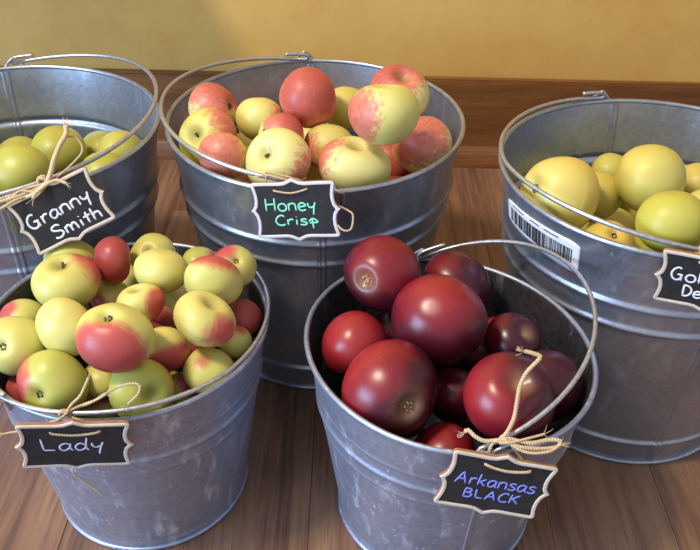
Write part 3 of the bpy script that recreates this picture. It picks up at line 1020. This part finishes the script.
def tag_outline(w, h):
    """bracket-shaped plaque: flat edges that swell to a point in the middle of every side"""
    q = [(-.998, .90), (-.985, .955), (-.955, .985), (-.90, .997), (-.6, .995), (-.30, .985), (-.19, 1.005), (-.09, 1.07), (0, 1.13)]
    top = q + [(-x, y) for x, y in q[::-1][1:]]
    sd = [(.985, .82), (.962, .68), (.945, .52), (.945, .36), (.968, .19), (1.015, .08), (1.07, .0)]
    right = sd + [(x, -y) for x, y in sd[::-1][1:]]
    bot = [(-x, -y) for x, y in top]
    left = [(-x, -y) for x, y in right]
    pts = top + right + bot + left
    return [Vector((x * w / 2, y * h / 2, 0)) for x, y in pts]


def offset_poly(P, d):
    n = len(P)
    out = []
    for i in range(n):
        a = (P[i] - P[i - 1])
        b = (P[(i + 1) % n] - P[i])
        if a.length < 1e-7:
            a = b
        if b.length < 1e-7:
            b = a
        na = Vector((a.y, -a.x, 0)).normalized()
        nb = Vector((b.y, -b.x, 0)).normalized()
        m = (na + nb)
        m = m.normalized() if m.length > 1e-6 else na
        out.append(P[i] + m * (d / max(.6, m.dot(na))))
    return out


def rotvec(v):
    v = Vector(v)
    return Matrix.Rotation(v.length, 3, v.normalized()) if v.length > 1e-9 else Matrix.Identity(3)


R0 = Matrix(((1, 0, 0), (0, 0, -1), (0, 1, 0)))


def build_tag(pos, rv, w, h, label, lines, chalk, frame_mat, sw):
    m = rotvec(rv) @ R0
    MW = Matrix.Translation(pos) @ m.to_4x4()
    root = empty('chalkboard_tag', (0, 0, 0), label=label, category='tag', group='chalkboard name tags tied to the pails')
    root.matrix_world = MW
    P = tag_outline(w, h)
    n = len(P)
    inn = offset_poly(P, .0031)
    T = .0030

    def prism(A, z0, z1):
        V = [Vector((p.x, p.y, z0)) for p in A] + [Vector((p.x, p.y, z1)) for p in A]
        Fc = [(i, (i + 1) % n, n + (i + 1) % n, n + i) for i in range(n)] + [tuple(range(n))[::-1], tuple(range(n, 2 * n))]
        return mesh('slab', V, Fc)
    b = link('board', prism(P, -T / 2, T / 2 - .0004), M['tag_wood'], root, smooth=False, label='thin plywood backing with brown edge')
    link('writing_face', prism(offset_poly(P, .0022), T / 2 - .0006, T / 2), M['tag_face'], root, smooth=False, label='black chalkboard face')
    V, Fc = [], []
    z0, z1, z2 = T / 2 - .0004, T / 2 + .0003, T / 2 + .0008
    mid1, mid2 = offset_poly(P, .0007), offset_poly(P, .0025)
    loops = [(P, z0), (P, z1), (mid1, z2), (mid2, z2), (inn, z1), (inn, z0)]
    for A, z in loops:
        V += [Vector((p.x, p.y, z)) for p in A]
    for L_ in range(len(loops)):
        L2 = (L_ + 1) % len(loops)
        for i in range(n):
            i2 = (i + 1) % n
            Fc.append((L_ * n + i, L_ * n + i2, L2 * n + i2, L2 * n + i))
    link('frame', recalc(mesh('frame', V, Fc)), M[frame_mat], root, smooth=False, label='pale painted scalloped border')
    link('lettering', lettering(lines, T / 2 + .0001, sw), M[chalk], root, label='hand-chalked ' + ' '.join(l[0] for l in lines))
    return root, MW


def on_bail(n, u, v):
    best = min(BP[n], key=lambda p: (project(p)[0] - u) ** 2 + (project(p)[1] - v) ** 2)
    return best


def over(u, v, depth, lift=.0022):
    """point on the view line through a photo pixel, at a depth, or just above the apple met first"""
    d = ray(u, v)
    t = depth
    dn = d.normalized()
    for c, r in (SPH if lift is not None else ()):
        oc = c - CAM
        b = oc.dot(dn)
        h2 = oc.length_squared - b * b
        r_ = r + lift
        if h2 < r_ * r_:
            s = (b - math.sqrt(r_ * r_ - h2)) / d.length
            t = min(t, s)
    return CAM + d * t


def add_twine(root, MW, strands, name='twine'):
    if name == 'twine' and len(strands) > 1:
        add_twine(root, MW, strands[:1], 'twine_stitch')
        strands = strands[1:]
    inv = MW.inverted()
    V, Fc = [], []
    rr = random.Random(4)
    for pts, r, fray in strands:
        twine_data([inv @ p for p in pts], r, V, Fc, fray=fray, rnd=rr)
    link(name, recalc(mesh(name, V, Fc)), M['twine'], root, label='natural jute twine')


def stitch(MW, w, h, u0, u1, vt, sag=.0012):
    """the bit of twine that crosses the face between two holes"""
    f = .0016 + .0009
    pts = [(u0, vt, -.002), (u0, vt, f), (.5 * (u0 + u1), vt - sag / h * 2, f + .0004), (u1, vt + .01, f), (u1, vt + .01, -.002)]
    return [MW @ Vector((a * w - w / 2, b * h - h / 2, c)) for a, b, c in pts]


def hole_back(MW, w, h, u, vt):
    return MW @ Vector((u * w - w / 2, vt * h - h / 2, -.003))


def knot(p, s=.0032):
    """small overhand lump"""
    return [p + Vector((math.cos(a) * s * .9, math.sin(a * 1.5) * s * .5, math.sin(a) * s)) for a in [i * 2 * math.pi * 1.6 / 10 for i in range(11)]]


def wx(w, u):
    return u * w - w / 2


# --- Honey Crisp
w, h = .0802, .0560
t, MW = build_tag((-.051, .6725, .2806), (-.1401, -.1245, -.1736), w, h,
                  'black tag with white border reading Honey Crisp in mint chalk',
                  [('Honey', wx(w, .14), wx(w, .76), -.0005, .0128, 0), ('Crisp', wx(w, .235), wx(w, .77), -.0150, .0100, 0)], 'chalk_mint', 'tag_frame_pink', .0017)
hb = [hole_back(MW, w, h, a, .86) for a in (.29, .66)]
kb = on_bail('honey', 268, 178)
kt = on_bail('honey', 300, 183)
loopc = over(350, 219, project(MW @ Vector((w / 2, 0, 0)))[2] + .004, None)
add_twine(t, MW, [
    (stitch(MW, w, h, .29, .66, .86), .0008, 0),
    ([hb[0], kb + Vector((0, -.003, -.004)), kb + Vector((0, -.003, .003)), kb + Vector((0, .003, .003)), kt + Vector((0, 0, .003)), hb[1]], .0007, 0),
    ([kb + Vector((-.012, -.002, .001)), kb + Vector((0, -.003, .0035)), kt + Vector((-.01, -.002, .0036)), kt + Vector((.004, -.002, .003))], .0007, 2),
])
add_twine(t, MW, [
    ([hole_back(MW, w, h, .97, .55), over(349, 211, project(loopc)[2], None), over(353, 216, project(loopc)[2], None), over(351, 229, project(loopc)[2], None), over(343, 230, project(loopc)[2], None), hole_back(MW, w, h, .93, .25)], .0008, 0),
], 'twine_loop')

# --- Arkansas Black
w, h = .0822, .0570
t, MW = build_tag((.1118, .4305, .1840), (-.0494, .2291, .0032), w, h,
                  'black tag hanging tilted, reading Arkansas BLACK in blue chalk',
                  [('Arkansas', wx(w, .115), wx(w, .90), -.0030, .0120, .02), ('BLACK', wx(w, .24), wx(w, .80), -.0165, .0095, .02)], 'chalk_blue', 'tag_frame', .0016)
hb = [hole_back(MW, w, h, a, .84) for a in (.34, .74)]
K = on_bail('ark', 503, 438)
dk = project(K)[2]
P_ = lambda u, v, dd=0.: over(u, v, dk + dd)
f_ = Vector((0, -.004, .002))
add_twine(t, MW, [
    (stitch(MW, w, h, .34, .74, .85), .0010, 0),
    ([hb[0], P_(492, 444, -.004), P_(499, 440, -.006), P_(506, 438, -.004), hb[1]], .0011, 0),
    (knot(K + f_), .0011, 0),
    ([P_(500, 440, -.005), P_(508, 431, -.006), P_(514, 418), P_(517, 402), P_(520, 386), P_(527, 372), P_(540, 358), P_(535, 354), P_(524, 351)], .0014, 8),
    ([P_(500, 440, -.005), P_(485, 441, -.004), P_(476, 437, -.003), P_(468, 430), P_(465, 432)], .0014, 6),
    ([P_(502, 439, -.006), P_(520, 447, -.008), P_(540, 449, -.006), P_(557, 447, -.004), P_(560, 441, -.003), P_(548, 440, -.003), P_(530, 443, -.006), P_(506, 438, -.006)], .0014, 0),
    ([P_(504, 440, -.007), P_(525, 452, -.010), P_(548, 452, -.010), P_(562, 444, -.006)], .0010, 6),
    ([P_(494, 441, -.004), P_(508, 443, -.009), P_(530, 438, -.006), P_(545, 434, -.002)], .0009, 4),
])

# --- Lady
w, h = .0836, .0578
t, MW = build_tag((-.2145, .4595, .1925), (.1689, .1433, .1603), w, h,
                  'black tag reading Lady in lavender chalk, against the small dull pail',
                  [('Lady', wx(w, .185), wx(w, .77), -.0062, .0165, .01)], 'chalk_lavender', 'tag_frame', .0017)
hb = [hole_back(MW, w, h, a, .80) for a in (.31, .72)]
K = on_bail('lady', 67, 411)
dk = project(K)[2]
f_ = Vector((0, -.003, .002))
add_twine(t, MW, [
    (stitch(MW, w, h, .31, .72, .83), .0009, 0),
    ([hb[0], P_(60, 420, -.004), P_(66, 414, -.006), P_(69, 408, -.004), P_(70, 416, -.002), hb[1]], .0009, 0),
    (knot(K + f_, .0026), .0010, 0),
    ([P_(66, 413, -.005), P_(72, 404), P_(80, 396), P_(85, 386), P_(89, 377)], .0010, 3),
    ([P_(67, 412, -.005), P_(82, 405), P_(98, 399), P_(112, 390), P_(128, 384), P_(139, 385), P_(138, 394), P_(128, 404)], .0009, 3),
    ([P_(66, 413, -.005), P_(76, 408), P_(92, 402), P_(106, 393)], .0009, 2),
    ([P_(65, 415, -.006), P_(58, 420, -.008), P_(50, 422, -.006)], .0009, 3),
    ([hb[0], P_(36, 430, .002), P_(14, 432, .004), P_(3, 434, .004)], .0007, 10),
])
# loose end hanging down the pail under the tag
dt = project(MW @ Vector((0, -h / 2, 0)))[2]
add_twine(t, MW, [([hole_back(MW, w, h, .52, .2), over(73, 468, dt + .005), over(74, 474, dt + .010), over(82, 480, dt + .014), over(92, 487, dt + .018), over(97, 491, dt + .019)], .0008, 3)], 'twine_tail')

# --- Granny Smith
w, h = .0808, .0562
t, MW = build_tag((-.2685, .6705, .2778), (-.1787, -.397, .2556), w, h,
                  'black tag tilted upward, reading Granny Smith in white chalk',
                  [('Granny', wx(w, .08), wx(w, .88), -.0035, .0135, .03), ('Smith', wx(w, .27), wx(w, .90), -.0210, .0125, .0)], 'chalk_white', 'tag_frame', .0021)
K = on_bail('granny', 47, 184)
dk = project(K)[2]
f_ = Vector((0, -.004, .002))
hb = [hole_back(MW, w, h, a, .88) for a in (.26, .66)]
add_twine(t, MW, [
    ([hb[0], P_(40, 192, -.012), P_(46, 184, -.010), P_(52, 180, -.004), hb[1]], .0013, 0),
    (knot(K + f_, .0040), .0014, 0),
    ([P_(47, 183, -.008), P_(51, 172, -.010), P_(54, 160, -.010), P_(60, 145, -.008), P_(66, 134, -.008), P_(66, 125, -.008)], .0021, 6),
    ([P_(64, 137, -.006), P_(74, 137, -.002), P_(81, 144), P_(82, 152), P_(76, 160), P_(68, 168, -.004), P_(56, 178, -.006)], .0009, 0),
    ([P_(48, 184, -.010), P_(40, 190, -.016), P_(35, 194, -.018), P_(33, 199, -.018)], .0013, 4),
    ([P_(48, 183, -.010), P_(57, 180, -.012), P_(66, 183, -.016)], .0013, 5),
    ([P_(46, 185, -.008), P_(32, 191, -.006), P_(16, 197, -.012), P_(0, 202, -.016), P_(-10, 206, -.018)], .0013, 0),
    ([P_(46, 187, -.008), P_(30, 195, -.007), P_(14, 201, -.016), P_(2, 208, -.020), P_(-8, 212, -.022)], .0012, 4),
    ([P_(44, 184, -.006), P_(28, 188, -.006), P_(10, 196, -.010), P_(-6, 200, -.014)], .0011, 3),
    ([P_(-2, 200, -.014), P_(8, 201, -.014), P_(20, 191, -.010), P_(34, 192, -.009), P_(44, 186, -.008)], .0010, 0),
])

# --- Golden Delicious
w, h = .0815, .0560
t, MW = build_tag((.2971, .5631, .2792), (.1211, -.0614, -.3754), w, h,
                  'black tag reading Golden Delicious in white chalk, on the pail with the barcode',
                  [('Golden', wx(w, .115), wx(w, .77), -.0015, .0135, .0), ('Delicious', wx(w, .26), wx(w, .93), -.0175, .0120, .0)], 'chalk_white', 'tag_frame', .0019)
hb = [hole_back(MW, w, h, a, .90) for a in (.38, .66)]
K = on_bail('gold', 697, 247)
K2 = on_bail('gold', 715, 250)
add_twine(t, MW, [
    (stitch(MW, w, h, .37, .66, .88), .0010, 0),
    ([hb[0], K + Vector((-.002, -.004, 0)), K + Vector((0, -.001, .004)), K2 + Vector((0, .002, .003)), hb[1]], .0010, 0),
    (knot(K + Vector((0, -.003, .003)), .003), .0010, 0),
])
